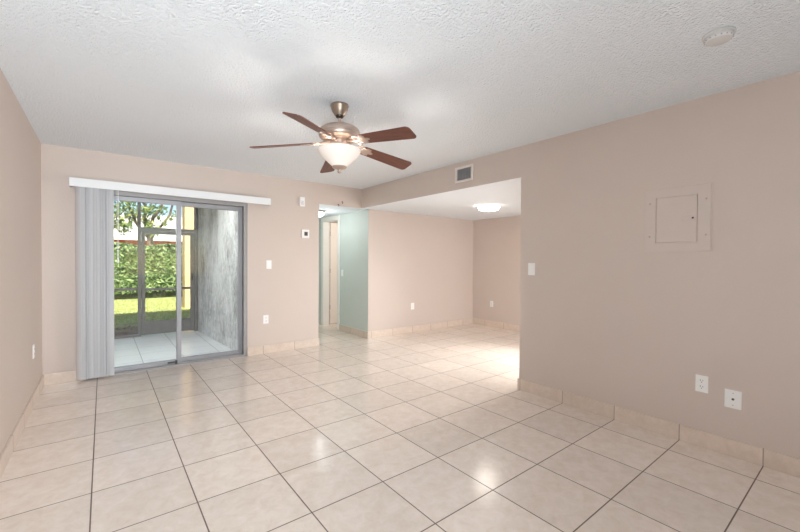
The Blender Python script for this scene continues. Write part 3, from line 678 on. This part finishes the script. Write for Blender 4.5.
# tree behind the hedge
tr = thing('tree', 'leafy tree with grey trunk standing behind the hedge', 'tree', (1.36, 18.6, -0.12))
rng = random.Random(5)
def limb(bm, p0, p1, r0, r1, wob=0.12, n=6):
    p0, p1 = Vector(p0), Vector(p1); pts, rs = [], []
    for i in range(n+1):
        f = i/n; j = wob*math.sin(f*PI); pts.append(p0.lerp(p1, f)+Vector((rng.uniform(-j, j), rng.uniform(-j, j), 0))); rs.append(r0+(r1-r0)*f)
    tube(bm, pts, rs, 9); return pts
b = BM(); limb(b, (0, 0, 0), (0.15, 0.1, 2.5), 0.15, 0.11); obj('trunk', b, M['bark'], tr, True)
clumps = []
for (e, st, rr) in (((-1.35, -0.3, 4.6), (0.12, 0.08, 2.3), 0.07), ((-0.25, 0.3, 4.9), (0.15, 0.1, 2.45), 0.09), ((0.75, -0.2, 5.0), (0.15, 0.1, 2.4), 0.07), ((1.6, 0.4, 4.9), (0.14, 0.1, 2.1), 0.06)):
    b = BM(); pts = limb(b, st, e, rr, 0.025, 0.14, 7); obj('branch', b, M['bark'], tr, True)
    for p in pts[5:]: clumps += [(p+Vector((rng.gauss(0, .3), rng.gauss(0, .3), rng.uniform(0.2, .6))), rng.uniform(0.35, 0.55)) for q in range(3)]
for c in ((-0.75, -0.2, 2.75), (-0.95, -0.4, 3.1), (-0.55, 0.1, 3.0), (-0.8, -0.1, 3.4), (-0.45, -0.3, 3.35), (0.0, -0.2, 3.3), (0.2, 0.1, 2.8), (0.15, -0.3, 3.5), (0.5, 0.1, 3.5)): clumps.append((Vector(c), 0.3))
for c in ((-0.65, 0.2, 2.6), (-0.95, 0, 2.85), (-0.35, 0.2, 3.15), (-0.6, -0.3, 3.55), (-1.0, 0.1, 3.5), (0.3, 0.2, 3.2), (-0.1, 0.2, 3.0), (0.25, -0.3, 2.55)): clumps.append((Vector(c), 0.26))
clumps += [(Vector((0.85, -0.1, 3.1)), 0.16), (Vector((1.05, -0.1, 3.3)), 0.18), (Vector((0.65, 0, 2.95)), 0.14)]
sp = []
for c, rad in clumps:
    for k in range(int(95*(rad/0.36)**2)):
        d = Vector((rng.gauss(0, 1), rng.gauss(0, 1), rng.gauss(0, 0.8))).normalized()*rad*rng.random()**0.4
        sp.append((c+d, (d.x*0.6, d.y*0.6-0.5, d.z*0.6+0.4)))
fo = leaves('foliage', sp, 0.085, M['tree_leaf'], tr, rng)
# neighbouring house
hs = thing('neighbouring_house', 'low salmon red house with white fascia beyond the hedge', 'house', (0, 25, -0.12))
b = BM(); box(b, -14, 0, 0, 20, 6, 2.42); obj('wall', b, M['salmon'], hs)
b = BM(); box(b, -14.5, -0.5, 2.42, 20.5, 6.5, 3.72); obj('fascia', b, M['white_stucco'], hs)
b = BM(); box(b, -14.5, -0.5, 3.72, 20.5, 6.5, 3.80); obj('roof_edge', b, M['white_stucco'], hs)
# peach pillar of the next unit
b = BM(); cbox(b, 1.835, 12.3, -0.12, 2.3, 12.75, 3.6, 0.01); tag(obj('pillar', b, M['peach']), 'peach stucco pillar on the lawn beyond the screen door', 'pillar')
# lawn and litter
rng = random.Random(21)
V, F = [], []
for i in range(9000):
    y = 10.2 + 5.8*rng.random(); x = rng.uniform(-0.8+(y-10)*0.0, 3.6)
    if 1.75 < x < 2.4 and 12.2 < y < 12.85: continue
    hgt = rng.uniform(0.02, 0.06); a = rng.uniform(0, 2*PI); dx, dy = math.cos(a)*0.012, math.sin(a)*0.012; i0 = len(V)
    V += [(x-dx, y-dy, -0.121), (x+dx, y+dy, -0.121), (x+rng.gauss(0, .02), y+rng.gauss(0, .02), -0.12+hgt)]; F.append((i0, i0+1, i0+2))
tag(shell('lawn_grass', V, F, M['grass_blade']), 'short sunlit grass blades of the lawn before the hedge', 'grass', kind='stuff')
sp = []
for i in range(420):
    sp.append(((rng.uniform(-0.8, 1.5), 7.9+2.2*rng.random()**1.2, -0.108), (0, 0, 1)))
tag(leaves('leaf_litter', sp, 0.045, M['dead_leaf'], None, rng, 0.6), 'dry brown fallen leaves on bare earth outside the screen', 'leaf litter', kind='stuff')
